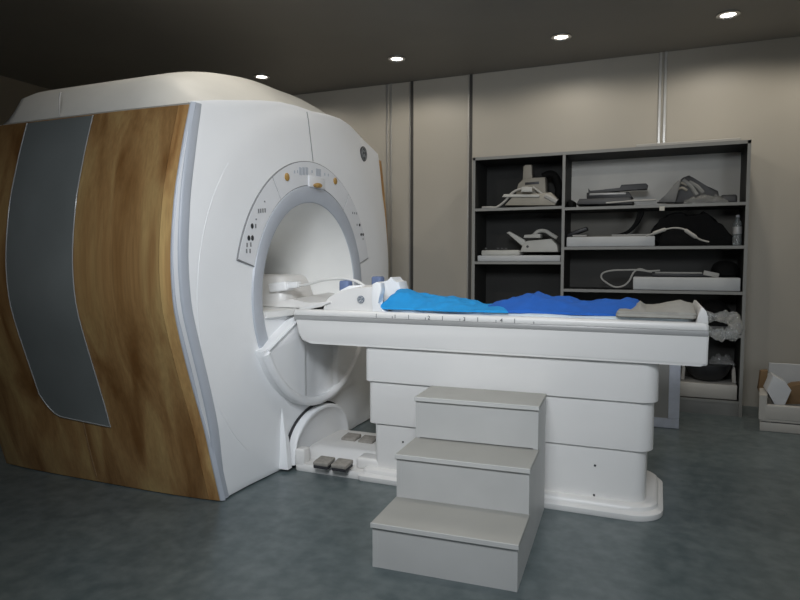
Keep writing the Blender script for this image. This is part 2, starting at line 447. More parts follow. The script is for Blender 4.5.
# chin : bowl-shaped apron under the mouth
b = B(); N = 72; rings = []
for i in range(N + 1):
    dy = -.672 + 1.344 * i / N
    ad = abs(dy)
    zlo = ZI - math.sqrt(max(.0, .738 ** 2 - dy * dy))
    zhi = .962 if ad < .27 else .962 - (ad - .27) / .402 * .185
    zhi = max(zhi, zlo + .004)
    rec = 0.016 * smoothstep(0.215, 0.185, ad) + .02 * smoothstep(.19, 0, ad)
    xf = -2.052 - rec
    row = []
    for q, dx in ((0, -.07), (0, -.02), (.01, -.004), (.03, 0), (.25, 0), (.5, 0), (.75, 0), (.96, 0), (.985, -.006), (1, -.016), (1, -.07)):
        row.append((xf + dx, YC + dy, zlo + (zhi - zlo) * q))
    rings.append(row)
loft(b, rings, False, True)
chin = obj('mouth_apron', b, M['white'], scanner, angle=40)
b = B(); tube(b, [(-2.060, YC + .712 * math.cos(a), ZI + .712 * math.sin(a)) for a in [math.radians(206.5 + 127 * i / 48) for i in range(49)]], .029, 10, False)
obj('apron_rim', b, M['white'], chin, angle=60)
for s in (-1, 1):
    b = B(); tube(b, [(-2.047, YC + s * .27, .95), (-2.047, YC + s * .45, .865), (-2.047, YC + s * .63, .785)], .009, 6, False)
    obj('apron_bead', b, M['white'], chin)
b = B(); prism(b, [(YC + 0.586 * math.cos(a), ZI + .586 * math.sin(a)) for a in [math.radians(192 + 156 * i / 30) for i in range(31)]], lambda y, z: (-2.128, y, z), lambda y, z: (-2.112, y, z))
obj('mouth_infill', b, M['white'], scanner)
# docking arch on the lower face
AY = 3.63
def arch_pts(ry, rz): return [(AY + ry * math.cos(a), .03 + rz * math.sin(a) ** .75) for a in [PI - PI * i / 40 for i in range(41)]]
outer, inner = arch_pts(.385, .312), arch_pts(.374, .296)
prism(b := B(), outer, lambda y, z: (-2.12, y, z), lambda y, z: (-2.098, y, z))
obj('arch_gap', b, M['seam'], front)
b = B(); rings = []
for x, q in ((-2.11, 1), (-2.06, 1), (-2.050, .975), (-2.050, .93), (-2.062, .89), (-2.075, .75), (-2.085, .5), (-2.088, .25), (-2.088, .02)):
    rings.append([(x, AY + (y - AY) * q, .03 + (z - .03) * q) for y, z in inner])
loft(b, rings, True, True)
obj('dock_cover', b, M['white'], scanner, angle=40)
b = B(); loft(b, [[(-2.13, 3.195, .02), (-2.13, 3.255, .02), (-2.06, 3.245, .02), (-2.06, 3.20, .02)], [(-2.13, 3.20, .20), (-2.13, 3.25, .20), (-2.075, 3.24, .20), (-2.075, 3.205, .20)], [(-2.13, 3.215, .42), (-2.13, 3.23, .42), (-2.112, 3.225, .42), (-2.112, 3.218, .42)]], True, True)
obj('cover_fin', b, M['white'], front)
# control arc over the mouth
def sector(bm, r0, r1, a0, a1, x0, x1, n=40):
    P = [(r0, math.radians(a0 + (a1 - a0) * i / n)) for i in range(n + 1)] + [(r1, math.radians(a1 - (a1 - a0) * i / n)) for i in range(n + 1)]
    prism(bm, [(YC + r * math.cos(a), ZI + r * math.sin(a)) for r, a in P], lambda y, z: (x0, y, z), lambda y, z: (x1, y, z))
b = B(); sector(b, .698, .854, 15.5, 165.5, -2.13, -2.1005, 80); arc_back = obj('control_arc', b, M['grey'], scanner)
for a0, a1 in ((16, 54.5), (55, 124.5), (125, 165)):
    b = B(); sector(b, .702, .849, a0, a1, -2.12, -2.0975, 30); obj('control_panel', b, M['panel'], arc_back)
XP = -2.0975
def dots(name, L, m, rr, dep=.004, sx=1):
    for u, v in L:
        q = px(u, v, XP); k = B(); lathe(k, [(rr, -.003), (rr, dep * .7), (rr * .8, dep)], (XP, q.y, q.z), 'X', 14, sx); obj(name, k, m, arc_back)
def marks(name, L, m, hw, hh):
    for u, v in L:
        q = px(u, v, XP); k = B(); box(k, XP - .001, XP + .0015, q.y - hw, q.y + hw, q.z - hh, q.z + hh); obj(name, k, m, arc_back, False)
dots('amber_light', [(286.7, 177), (335, 181)], M['gold'], .024, .008)
dots('push_button', [(252, 226), (248.7, 238), (252.3, 238)], M['emblem_black'], .015, .004, .8)
dots('push_button', [(359.5, 225), (361, 234.5), (363, 234.5)], M['emblem_black'], .011)
dots('push_button', [(264.5, 201.5), (256, 219.3)], M['grey'], .005)
marks('key_mark', [(258.5, 211), (260.6, 210.8), (262.8, 210.6), (265, 210.4), (255.6, 226), (247, 245), (250.7, 244.6), (246.5, 251), (250, 251)], M['grey'], .006, .012)
marks('key_mark', [(352.6, 213), (354.6, 213.2), (356.6, 213.4), (357, 224.8), (363, 239)], M['grey'], .005, .008)
marks('display_mark', [(300.3, 171.2), (303.5, 171.1), (306.7, 171.1), (317, 172.3), (319.6, 172.7)], M['ring'], .016, .024)
marks('display_mark', [(294.5, 172.0), (297.4, 171.6), (312, 171.6), (324.6, 174.3), (328.2, 175)], M['ring'], .007, .009)
b = B(); box(b, -2.10, -2.088, YC - .085, YC + .12, 1.772, 1.846, .004, 2); obj('display_plate', b, M['panel'], arc_back)
q = px(317.5, 185.5, -2.07); b = B(); lathe(b, [(.014, 0), (.020, .015), (.020, .035), (.015, .042)], (-2.09, q.y, q.z), 'X', 16, 1.6, .8); obj('control_knob', b, M['gold'], arc_back, label='amber knob over the mouth')
# barrel-shaped side panels in wood veneer, with a slate inset
def side_y(x, z):
    return prof_y(z) * sy_(z) - .035 * (1 - min(1, abs(x - XM) / .87) ** 4)
def flip(s, y): return y if s < 0 else 2 * YC + .01 - y
for s in (-1, 1):
    b = B(); rings = []
    for i in range(25):
        x = -2.245 + (XE + 2.245) * (i / 24) ** 1.3
        row = []
        for j in range(31):
            z = .006 + (2.075 - .006) * j / 30; row.append((fwd(x, z), flip(s, side_y(x, z)), z))
        row += [(x, flip(s, side_y(x, 2.075) + .05), 2.075), (x, flip(s, side_y(x, .006) + .05), .006)]
        rings.append(row)
    loft(b, rings, True, True)
    side = obj('side_panel', b, M['wood'], scanner, label='curved wood-veneer side panel')
    b = B(); rings = []
    for i in range(13):
        u = i / 12; x = -2.79 - .50 * u
        zb = .375 + (.03 + .12 * max(0, (u - .72) / .28) ** 2.2) * u
        rings.append([(x, flip(s, side_y(x, zb + (2.066 - zb) * j / 30) - .006), zb + (2.066 - zb) * j / 30) for j in range(31)])
    loft(b, rings, False)
    inset = obj('side_inset', b, M['slate'], side, label='dark slate inset')
    b = B()
    edge = [(-2.79, .375 + (2.066 - .375) * j / 24) for j in range(25)][::-1]
    edge += [(-2.79 - .5 * i / 12, .375 + (.03 + .12 * max(0, (i / 12 - .72) / .28) ** 2.2) * i / 12) for i in range(1, 13)]
    edge += [(-3.29, .53 + (2.066 - .53) * j / 24) for j in range(1, 25)]
    tube(b, [(x, flip(s, side_y(x, z) - .006), z) for x, z in edge], .0032, 6, False)
    obj('inset_edging', b, M['rail'], inset)
    b = B(); tube(b, [(-3.0, flip(s, side_y(-3.0, z) + .001), z) for z in [.035 + .35 * j / 10 for j in range(11)]], .004, 6, False)
    obj('panel_seam', b, M['cardboard'], side)
    b = B(); rings = []
    for i in range(5):
        x = -2.178 - .064 * i / 4; rings.append([(fwd(x, z), flip(s, side_y(x, z) - .001), z) for z in [.007 + 2.068 * j / 30 for j in range(31)]])
    if s > 0:
        rings = []
        for x, q in ((-2.185, -.02), (-2.172, .0), (-2.172, .034), (-2.24, .036)):
            rings.append([(x, o2[0] + q, o2[1]) for o2 in [(o3[0] * sy_(o3[1]), CAMZ + (o3[1] - CAMZ) * sy_(o3[1]) if o3[1] > 1 else o3[1]) for o3 in [other(prof_y(z), z) for z in [.007 + 2.03 * j / 30 for j in range(31)]]]])
    loft(b, rings, False); obj('edge_lipping', b, M['lipping'], side, label='pale oak edge lipping')
    b = B(); rings = []
    for x, o_ in ((-2.155, .016), (-2.172, .000), (-2.179, .000), (-2.181, .004)):
        rings.append([(fwd(x, z), flip(s, prof_y(z) * sy_(z) - .006 + o_), z) for z in [.008 + 2.08 * j / 30 for j in range(31)]])
    if s < 0: loft(b, rings, False); obj('edge_strip', b, M['ring'], side)
# crown
b = B(); rings = []
CE = -3.50
for i in range(25):
    x = -2.175 + (CE + 2.175) * (1 - (1 - i / 24) ** 1.6)
    wf = smoothstep(-2.12, -2.50, x) * min(1, max(0, (x - CE) / .05)) ** .4
    row = []
    y0 = side_y(x, 2.07) - .004; y1 = 2 * YC + .01 - y0
    for j in range(41):
        t = j / 20 - 1
        q = 1 - abs(t); yl = y0 + (YC - y0) * (1 - (1 - q) ** 1.6) if q > 0 else y0
        zf = max(2.078, top_z(max(yl, 2.513)) - .008)
        y = yl
        if t > 0: y, zf = other(yl, zf); y = min(y, y1)
        e = min(1, (YC - yl) / (YC - y0))
        zd = 2.07 + (.155 + .25 * (1 - e ** 2)) * (1 - e ** 18) ** .5 + (.05 * smoothstep(0, .5, e) if t > 0 else 0)
        row.append((x, y, zf + (max(zd, zf) - zf) * wf))
    row += [(x, y1 - .06, 2.02), (x, y0 + .06, 2.02)]
    rings.append(row)
loft(b, rings, True, True)
crown = obj('top_cover', b, M['cap'], scanner, angle=50)
b = B(); x = -3.04; y0 = side_y(x, 2.07) - .004
tube(b, [(x, y0 + .001, 2.085), (x, y0 + .001, 2.13), (x, y0 + .004, 2.18), (x, y0 + .012, 2.215)], .004, 6)
obj('cover_joint', b, M['rail'], crown)
# rear cover so the housing is closed
b = B(); loft(b, [[(XE + .01, YC + dy * s, ZI + dz * s) for dy, dz in [(y - YC, z - ZI) for y, z in outline]] for s in (1.0,)] + [[(XE - .02, YC + .62 * (y - YC) / math.hypot(y - YC, z - ZI), ZI + .62 * (z - ZI) / math.hypot(y - YC, z - ZI)) for y, z in outline]])
obj('rear_cover', b, M['white'], scanner)
b = B(); prism(b, [(YC - .82, .0), (YC + .82, .0), (YC + .82, .035), (YC - .82, .035)], lambda y, z: (-2.2, y, z), lambda y, z: (XE + .05, y, z))
obj('plinth', b, M['seam'], scanner, False)

# ================================================================== THE PATIENT TABLE
TY0, TY1 = 3.262, 3.93; TC = (TY0 + TY1) / 2
table = thing('patient_table', 'long white patient table docked at the mouth of the scanner', 'patient table', (-.8, TC, 0))
def slab(bm, plan, levels):
    """plan(off) -> outline, levels = [(inset, z)]"""
    loft(bm, [[(x, y, z) for x, y in plan(o)] for o, z in levels], True, True)
# base flange and its raised step
b = B(); slab(b, lambda o: rrect(-1.62 + o, .055 - o, 3.247 + o, 3.95 - o, .15 - o * .5, 8, .03), [(.004, .0), (0, .006), (0, .030), (.006, .036), (.018, .040), (.024, .043), (.028, .060), (.040, .069), (.055, .071)])
base = obj('base', b, M['table_white'], table, angle=40)
bands = [('lower_shroud', -1.535, -.03, 3.322, 3.87, .067, .345, .075), ('middle_shroud', -1.565, .0, 3.305, 3.89, .335, .598, .085), ('upper_shroud', -1.58, .018, 3.287, 3.905, .588, .802, .085)]
for nm, x0, x1, y0, y1, z0, z1, r in bands:
    b = B(); slab(b, lambda o: rrect(x0 + o, x1 - o, y0 + o, y1 - o, r, 8, .03), [(.05, z0), (.006, z0), (.001, z0 + .004), (0, z0 + .010), (0, z1 - .004), (.004, z1)])
    sh = obj(nm, b, M['table_white'], table, angle=40)
    if nm == 'lower_shroud':
        for u, v in ((595, 465.5), (594, 495), (403, 442)):
            p = py(u, v, y0); k = B(); lathe(k, [(.006, .002), (.006, -.002), (.003, -.003)], (p.x, y0, p.z), 'Y', 10); obj('screw', k, M['seam'], sh)
# long body under the top
b = B()
side_poly = [(-2.035, .938), (-2.02, .86), (-1.992, .815), (-1.965, .802), (-1.93, .797), (.20, .795), (.222, .797), (.229, .805), (.231, .938)]
t = bmesh.new()
A = [t.verts.new((x, TY0, z)) for x, z in side_poly]; Cc = [t.verts.new((x, TY1, z)) for x, z in side_poly]
t.faces.new(A); t.faces.new(Cc[::-1])
for i in range(len(A)): t.faces.new((A[i], Cc[i], Cc[(i + 1) % len(A)], A[(i + 1) % len(A)]))
bmesh.ops.bevel(t, geom=[e for e in t.edges if abs(e.verts[0].co.y - e.verts[1].co.y) < 1e-6 and min(e.verts[0].co.z, e.verts[1].co.z) < .935], offset=.014, segments=3, profile=.5, affect='EDGES')
merge(b, t); obj('table_body', b, M['table_white'], table, angle=30)
b = B(); box(b, -2.045, .229, TY0 - .004, TY1 + .004, .938, .966, .004, 2); obj('side_rail', b, M['rail'], table)
b = B(); slab(b, lambda o: rrect(-2.05 + o, .229 - o, TY0 - .004 + o, TY1 + .004 - o, .02, 4), [(.002, .9665), (0, .969), (0, .990), (.004, .998), (.012, 1.002)])
deck = obj('table_top', b, M['table_white'], table, angle=40)
b = B(); slab(b, lambda o: rrect(-1.44 + o, .17 - o, TY0 + .06 + o, TY1 - .06 - o, .03, 4), [(0, 1.0015), (0, 1.012), (.006, 1.016)])
obj('cradle_pad', b, M['pad'], table, angle=40)
# scale ticks and figures on the front edge of the top
for i in range(10):
    k = B(); xx = -1.49 + i * .1
    box(k, xx - .002, xx + .002, TY0 - .0055, TY0 - .004, .968, .992 if i % 2 == 0 else .981)
    obj('scale_tick', k, M['grey'], deck, False)
for i, ch in enumerate('1234'):
    cu = bpy.data.curves.new('scale_figure', 'FONT'); cu.body = ch; cu.size = .030; cu.extrude = .0006; cu.align_x = 'CENTER'
    tx = bpy.data.objects.new('tmp', cu); COL.objects.link(tx)
    dg = bpy.context.evaluated_depsgraph_get(); me = bpy.data.meshes.new_from_object(tx.evaluated_get(dg))
    bpy.data.objects.remove(tx)
    k = bmesh.new(); k.from_mesh(me); bpy.data.meshes.remove(me)
    bmesh.ops.transform(k, matrix=Matrix.Translation((-1.373 + i * .204, TY0 - .0048, .970)) @ Matrix.Rotation(PI / 2, 4, 'X'), verts=k.verts[:])
    obj('scale_figure', k, M['emblem_black'], deck, False)
# upright end piece at the foot
b = B(); prism(b, [(.174, 1.0), (.227, 1.0), (.224, 1.03), (.216, 1.058), (.205, 1.072), (.194, 1.072), (.188, 1.055), (.180, 1.03)], lambda x, z: (x, TY0 + .004, z), lambda x, z: (x, TY1 - .004, z), .004)
obj('end_stop', b, M['table_white'], table, angle=40)
# film-wrapped push handle at the foot end
b = B()
def lump(t): return .030 + .007 * math.sin(t * 41) + .004 * math.sin(t * 97)
tube(b, [(.20, 3.48, .952)] + [tuple(py(u, v, Y)) for u, v, Y in ((716, 334, 3.48), (728, 334.5, 3.48), (735, 331, 3.53), (735, 322, 3.66), (730, 317.5, 3.75), (720, 317, 3.77))] + [(.20, 3.77, .985)], lump, 10, True, 8)
obj('push_handle', b, M['wrap'], table, label='loop handle wrapped in clear film', angle=60)
# docking tray with pedals
b = B(); slab(b, lambda o: rrect(-2.05 + o, -1.50 - o, 3.262 + o, 3.86 - o, .02, 3), [(.003, .0), (0, .006), (0, .036), (.006, .045)])
slab(b, lambda o: rrect(-2.046 + o, -1.51 - o, 3.415 + o, 3.845 - o, .05, 4), [(-.03, .044), (-.028, .06), (0, .105), (.02, .118), (.04, .122)])
box(b, -2.052, -1.985, 3.264, 3.345, .03, .135, .014, 3)
box(b, -1.66, -1.50, 3.32, 3.45, .04, .112, .02, 3)
tray = obj('docking_tray', b, M['table_white'], table, angle=40)
for i, (u, v) in enumerate(((322, 462), (340, 464.5), (350, 443.5), (367, 446))):
    p = pz(u, v, .095)
    if i > 1: p = Vector((p.x, min(p.y, 3.66), .12))
    k = B(); xf = Matrix.Translation((p.x, p.y + (.028 if i < 2 else .02), .085 if i < 2 else .125)) @ Matrix.Rotation(.10, 4, 'X')
    box(k, -.05, .05, -.052, .052, -.004, .018, .006, 2, xf); obj('pedal', k, M['pedal'], table)
    k = B(); box(k, -.048, .048, -.05, .045, -.022, -.003, .002, 1, xf); obj('pedal_arm', k, M['seam'], tray)

# ================================================================== THE STEP STOOL
ang = math.radians(2.7)
SM = Matrix.Translation((-.520, 3.240, 0)) @ Matrix.Rotation(ang, 4, 'Z')       # origin = back right bottom corner; x to the left is negative, y to the front is negative
stool = thing('step_stool', 'grey three-tread step stool in front of the patient table', 'step stool', (-.85, 2.85, 0))
W_ = .612
lv = [(.0, -.297, .611), (-.275, -.579, .400), (-.557, -.878, .195)]       # back, front, height
b = B()
for s0 in (-W_, -.022):
    P = [(0, .0), (0, .593), (-.292, .593), (-.292, .382), (-.574, .382), (-.574, .177), (-.873, .177), (-.873, .0)]
    t = bmesh.new(); A = [t.verts.new(SM @ Vector((s0, y, z))) for y, z in P]; Cc = [t.verts.new(SM @ Vector((s0 + .022, y, z))) for y, z in P]
    t.faces.new(A); t.faces.new(Cc[::-1])
    for i in range(8): t.faces.new((A[i], Cc[i], Cc[(i + 1) % 8], A[(i + 1) % 8]))
    k = B(); merge(k, t); obj('side_board', k, M['step'], stool, False)
for yb, yf, z in lv:
    k = B(); box(k, -W_ - .004, .004, yf - .004, yb, z - .020, z, .003, 2, SM); tr = obj('tread', k, M['tread'], stool)
    k = B(); box(k, -W_ - .005, .005, yf - .009, yf - .003, z - .021, z + .001, .002, 1, SM); obj('nosing', k, M['step_edge'], tr)
    k = B(); box(k, -W_ + .020, -.020, yf + .006, yf + .024, (z - .207 if z > .3 else .0), z - .020, .0, 1, SM); rb = obj('riser', k, M['step'], stool, False)
b = B(); box(b, -W_ + .022, -.022, -.018, 0, .02, .594, 0, 1, SM); obj('back_board', b, M['step'], stool, False)

# ================================================================== ON THE TABLE
# head coil with its cradle
ZT = 1.002
coil = thing('head_coil', 'white head and neck coil with cable, at scanner end of the table', 'scanner coil', (-1.9, 3.55, ZT))
b = B(); loft(b, [[(x, y, z) for x, y in rrect(x0, x1, y0, y1, .05, 5)] for x0, x1, y0, y1, z in ((-2.52, -2.215, 3.40, 3.82, 1.0), (-2.52, -2.205, 3.40, 3.82, 1.03), (-2.515, -2.225, 3.42, 3.80, 1.13), (-2.505, -2.25, 3.44, 3.78, 1.185), (-2.49, -2.27, 3.46, 3.76, 1.20), (-2.46, -2.31, 3.50, 3.72, 1.204))], True, True)
blk = obj('coil_block', b, M['table_white'], coil, angle=50)
b = B(); xf = Matrix.Translation((-2.245, 3.43, 1.128)) @ Matrix.Rotation(-.12, 4, 'Y')
box(b, -.065, .07, -.05, .05, -.03, .03, .012, 3, xf); box(b, .06, .14, -.03, .03, -.02, .02, .008, 2, xf)
obj('connector', b, M['white'], blk, label='white cable plug')
b = B(); tube(b, [(-2.12, 3.43, 1.135), (-2.03, 3.43, 1.15), (-1.93, 3.43, 1.175), (-1.80, 3.43, 1.185), (-1.70, 3.43, 1.17), (-1.645, 3.43, 1.14)], .009, 8); obj('cable', b, M['cable_white'], coil)
# sloping trough between block and cradle
b = B(); tr_ = [(-2.24, 1.002), (-2.20, 1.06), (-2.12, 1.075), (-2.0, 1.055), (-1.90, 1.06), (-1.80, 1.085), (-1.72, 1.125), (-1.62, 1.14), (-1.60, 1.002)]
prism(b, tr_, lambda x, z: (x, 3.36, z if z < 1.01 else z - .02), lambda x, z: (x, 3.84, z), 0)
obj('trough', b, M['table_white'], coil, angle=50)
b = B(); prism(b, [(-2.02, 1.002), (-1.94, 1.002), (-1.86, 1.022), (-1.80, 1.045), (-1.80, 1.055), (-1.88, 1.04), (-2.0, 1.012)], lambda x, z: (x, 3.27, z), lambda x, z: (x, 3.36, z), .003)
obj('wedge', b, M['table_white'], coil)
# cradle front wall carrying the emblem
Yk = 3.285
P = [py(u, v, Yk) for u, v in ((323, 311), (324, 303), (330, 296), (340, 291), (352, 288.5), (372, 286.5), (374, 312))]
b = B(); prism(b, [(p.x, max(p.z, ZT)) for p in P], lambda x, z: (x, Yk, z), lambda x, z: (x, Yk + .16, z + .012 if z > 1.03 else z), .006)
crd = obj('cradle', b, M['table_white'], coil, angle=40)
pe = py(361, 299.5, Yk); emblem(crd, (pe.x, Yk - .001, pe.z), .0225, 'Y', M['emblem_dark'], M['emblem_light'])
b = B(); P = [py(u, v, Yk) for u, v in ((373, 312), (372, 292), (373, 284), (377, 282), (381, 283), (382, 290), (380, 297), (378, 303), (381, 308), (386, 312))]
prism(b, [(p.x, max(p.z, ZT)) for p in P], lambda x, z: (x, Yk - .01, z), lambda x, z: (x, Yk + .05, z), .005)
obj('cradle_post', b, M['white'], coil, angle=40)
b = B(); P = [py(u, v, 3.62) for u, v in ((380, 305), (379, 284), (382, 281.5), (392, 281), (393.5, 277), (396, 277), (397, 281), (402, 281.5), (405, 292), (406, 306))]
prism(b, [(p.x, max(p.z, ZT)) for p in P], lambda x, z: (x, 3.56, z), lambda x, z: (x, 3.70, z), .006)
obj('cradle_post', b, M['white'], coil, angle=40)
b = B(); P = [py(u, v, 3.40) for u, v in ((343, 290), (352, 285.5), (364, 285), (366, 288), (366, 292), (344, 293))]
prism(b, [(p.x, p.z) for p in P], lambda x, z: (x, 3.36, z), lambda x, z: (x, 3.46, z), .004); obj('arm', b, M['white'], coil)
for (u, v, yy, wx, hz) in ((346, 286, 3.42, .032, .034), (378, 281, 3.66, .034, .030)):
    p = py(u, v, yy); b = B(); box(b, p.x - wx, p.x + wx, yy - .035, yy + .035, p.z - hz, p.z + hz, .012, 3, None); obj('clip', b, M['bluefoam'], coil, label='slate blue clamp')

def cloth(name, top, x0, x1, y0, y1, zb, m, seed, ridge=3.58, nx=90, ny=34, frill=.035, amp=.020, ends=.05):
    """crumpled sheet: height along X given by `top`, falling off towards its edges, closed underneath"""
    b = B(); up, dn = [], []
    for i in range(nx + 1):
        u = i / nx; ru, rd = [], []
        for j in range(ny + 1):
            v = j / ny
            xx = x0 + (x1 - x0) * u; 
            f0 = frill * (noise.noise(Vector((xx * 5, seed, 0))) + .5 * noise.noise(Vector((xx * 14, seed, 3))))
            ya, yb_ = y0 + f0, y1 + f0 * .6
            yy = ya + (yb_ - ya) * v
            xx += frill * .8 * noise.noise(Vector((yy * 7, seed + 5, 1))) * (1 if u < .5 else -1) * (abs(u - .5) * 2) ** 4
            h = lerp_tab(top, xx, 0, 1) - zb
            yr = (ridge - y0) / (y1 - y0)
            s = v / yr if v < yr else (1 - v) / (1 - yr)
            prof_ = max(0, min(1, s)); prof_ = (1 - (1 - prof_) ** 1.7)
            e = min(1, min(u, 1 - u) / ends) ; e = (1 - (1 - e) ** 2) ** .5
            n1 = noise.noise(Vector((xx * 7, yy * 9, seed))) + .6 * noise.noise(Vector((xx * 19, yy * 17, seed + 9)))
            n2 = abs(noise.noise(Vector((xx * 9 + yy * 6, yy * 4 - xx * 2, seed + 2))))
            z = zb + .006 + (max(.004, h * prof_) + (amp * n1 - amp * 1.3 * n2 + amp * .5) * (.35 + .65 * prof_)) * e
            z = max(z, zb + .004)
            ru.append(b.verts.new((xx, yy, z))); rd.append(b.verts.new((xx, yy, zb)))
        up.append(ru); dn.append(rd)
    for i in range(nx):
        for j in range(ny):
            b.faces.new((up[i][j], up[i + 1][j], up[i + 1][j + 1], up[i][j + 1]))
            b.faces.new((dn[i][j], dn[i][j + 1], dn[i + 1][j + 1], dn[i + 1][j]))
        b.faces.new((up[i][0], dn[i][0], dn[i + 1][0], up[i + 1][0])); b.faces.new((up[i][ny], up[i + 1][ny], dn[i + 1][ny], dn[i][ny]))
    for j in range(ny):
        b.faces.new((up[0][j], up[0][j + 1], dn[0][j + 1], dn[0][j])); b.faces.new((up[nx][j], dn[nx][j], dn[nx][j + 1], up[nx][j + 1]))
    return obj(name, b, m, None, angle=80)
def tops(L, Y): return sorted([(py(u, v, Y).x, py(u, v, Y).z) for u, v in L])
tag(cloth('sheet', tops([(372, 303), (378, 300), (384, 296), (395, 293), (404, 291.5), (415, 295), (430, 298), (450, 300), (470, 303), (478, 307), (490, 311), (515, 314)], 3.50), -1.50, -.74, 3.285, 3.80, 1.0165, M['cyan'], 2.3, 3.50),
    'crumpled sky-blue sheet on the table next to the white head coil', 'sheet')
tag(cloth('sheet', tops([(462, 305), (480, 305), (500, 303), (513, 300), (522, 297), (530, 294), (537, 292), (543, 296), (552, 299), (575, 302), (592, 303), (615, 302), (640, 304)], 3.58), -.90, -.06, 3.33, 3.86, 1.0165, M['royal'], 7.7, 3.58),
    'royal-blue sheet spread along the middle of the patient table', 'sheet')
# folded blanket at the foot
b = B(); 
bl = cloth('blanket', tops([(617, 316), (626, 313), (634, 308), (640, 303), (646, 308), (655, 307), (668, 304), (681, 302), (690, 304), (697, 306), (704, 309)], 3.46), -.185, .178, 3.29, 3.86, 1.036, M['blanket'], 4.1, 3.46, 60, 40, .006, .006, .04)
k = B(); slab(k, lambda o: rrect(-.19 + o, .178 - o, 3.278 + o, 3.865 - o, .03, 4), [(.008, 1.0165), (0, 1.021), (0, 1.031), (.006, 1.0355)])
obj('folded_edge', k, M['blanket'], bl, angle=60)
tag(bl, 'folded grey-beige blanket at the foot end of the patient table', 'blanket')

# ================================================================== SHELF UNIT
SX0, SX1, SY0, SY1, SZ = -1.645, .672, 5.80, 6.24, 2.265
shelf = thing('shelf_unit', 'tall dark grey open shelf unit against the back wall', 'shelf unit', ((SX0 + SX1) / 2, (SY0 + SY1) / 2, 0))
DV = -.80; TH = .026
def board(nm, x0, x1, z0, z1, y0=SY0, y1=SY1):
    k = B(); box(k, x0, x1, y0, y1, z0, z1, .0015, 1); p = obj(nm, k, M['shelf'], shelf, False)
    k = B()
    box(k, x0 + .0004, x1 - .0004, y0 - .002, y0 + .0005, z0 + .0004, z1 - .0004); obj('edge_band', k, M['shelf_edge'], p, False)
board('side_board', SX0, SX0 + TH, 0, SZ); board('side_board', SX1 - TH, SX1, 0, SZ); board('divider', DV - TH / 2, DV + TH / 2, 0, SZ - TH)
board('top_board', SX0, SX1, SZ - TH, SZ + .002)
LZ = [1.787, 1.287, .78]; RZ = [1.772, 1.418, 1.040, .684]
for z in LZ: board('shelf_board', SX0 + TH, DV - TH / 2, z - TH, z)
for z in RZ: board('shelf_board', DV + TH / 2, SX1 - TH, z - TH, z)
board('bottom_board', SX0 + TH, DV - TH / 2, .105, .13); board('bottom_board', DV + TH / 2, SX1 - TH, .105, .13)
board('kick_board', SX0 + TH, SX1 - TH, .0, .105, SY0 + .01, SY0 + .03)
k = B(); box(k, SX0 + TH, DV, SY1 - .008, SY1, .0, SZ - TH); obj('back_board', k, M['shelf'], shelf, False)
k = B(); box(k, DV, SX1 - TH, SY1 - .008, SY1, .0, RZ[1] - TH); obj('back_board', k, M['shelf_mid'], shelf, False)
k = B(); box(k, DV, SX1 - TH, SY1 - .008, SY1, RZ[1] - TH, RZ[0] - TH); obj('back_board', k, M['shelf_half_lit'], shelf, False)
k = B(); box(k, DV, SX1 - TH, SY1 - .008, SY1, RZ[0] - TH, SZ - TH); obj('back_board', k, M['shelf_lit'], shelf, False, label='back panel of the top right bay, painted paler as lit')
k = B(); p = py(662, 208.5, SY0 - .004); box(k, p.x - .02, p.x + .02, SY0 - .006, SY0 - .0025, p.z - .018, p.z + .018); obj('tag', k, M['tag'], shelf, False, label='small cream paper tag')

k = B(); box(k, -.20, .60, 5.83, 6.18, SZ + .004, SZ + .030, .004, 1)
tag(obj('panel', k, M['bin'], None), 'thin pale panel lying on top of the shelf unit', 'panel')
SHP = 'coils and pads stored on the shelves'
# --- left, upper : beige coil with an upright post
Zs = LZ[0] + .001
c0 = thing('spine_coil', 'beige coil with upright post on the top left shelf', 'scanner coil', (-1.15, 6.0, Zs))
Yq = 5.93
def poly(name, pts, Y0, Y1, m, parent, r=.006, zmin=None, at=Yq, label=None):
    k = B(); P = [py(u, v, at) for u, v in pts]
    prism(k, [(q.x, max(q.z, zmin) if zmin else q.z) for q in P], lambda x, z: (x, Y0, z), lambda x, z: (x, Y1, z), r); return obj(name, k, m, parent, angle=40, label=label)
poly('base', [(506, 206), (511, 201), (516, 196), (552, 193), (558, 199), (556, 206)], 5.86, 6.12, M['coil_beige'], c0, .008, Zs)
poly('body', [(515, 197), (518, 184), (524, 178), (545, 177), (546, 194)], 5.93, 6.08, M['coil_beige'], c0, .01, None)
poly('post', [(522, 181), (523, 166), (525, 164.5), (531, 164.5), (532, 181)], 5.95, 6.02, M['coil_beige'], c0, .006)
poly('slot', [(525, 185), (525, 182.5), (539, 181.5), (539, 184)], 5.926, 5.94, M['black_gloss'], c0, .001)
k = B(); P = [py(u, v, 6.05) for u, v in ((543, 177), (550, 174), (556, 178), (559, 190), (556, 200), (548, 204))]; tube(k, P, .035, 10); obj('side_loop', k, M['black'], c0)
k = B(); P = [py(u, v, 5.86) for u, v in ((482, 207.2), (490, 206.6), (497, 206), (505, 201), (512, 193), (520, 189), (528, 187.5)) ]; P[0].z = P[1].z = P[2].z = Zs + .012; tube(k, P, .011, 8); obj('cable', k, M['cable'], c0)
k = B(); P = [py(u, v, 5.87) for u, v in ((533, 187), (541, 193), (548, 197), (557, 202))]; tube(k, P, lambda t: .010 + (.016 if t > .5 else 0), 8); obj('connector', k, M['cable'], c0)
poly('cross_piece', [(504, 198), (506, 195), (541, 195.5), (541, 198)], 5.84, 5.88, M['coil_white'], c0, .003)
poly('clasp', [(523, 193), (524, 188), (534, 188), (534, 193)], 5.83, 5.86, M['coil_white'], c0, .003)
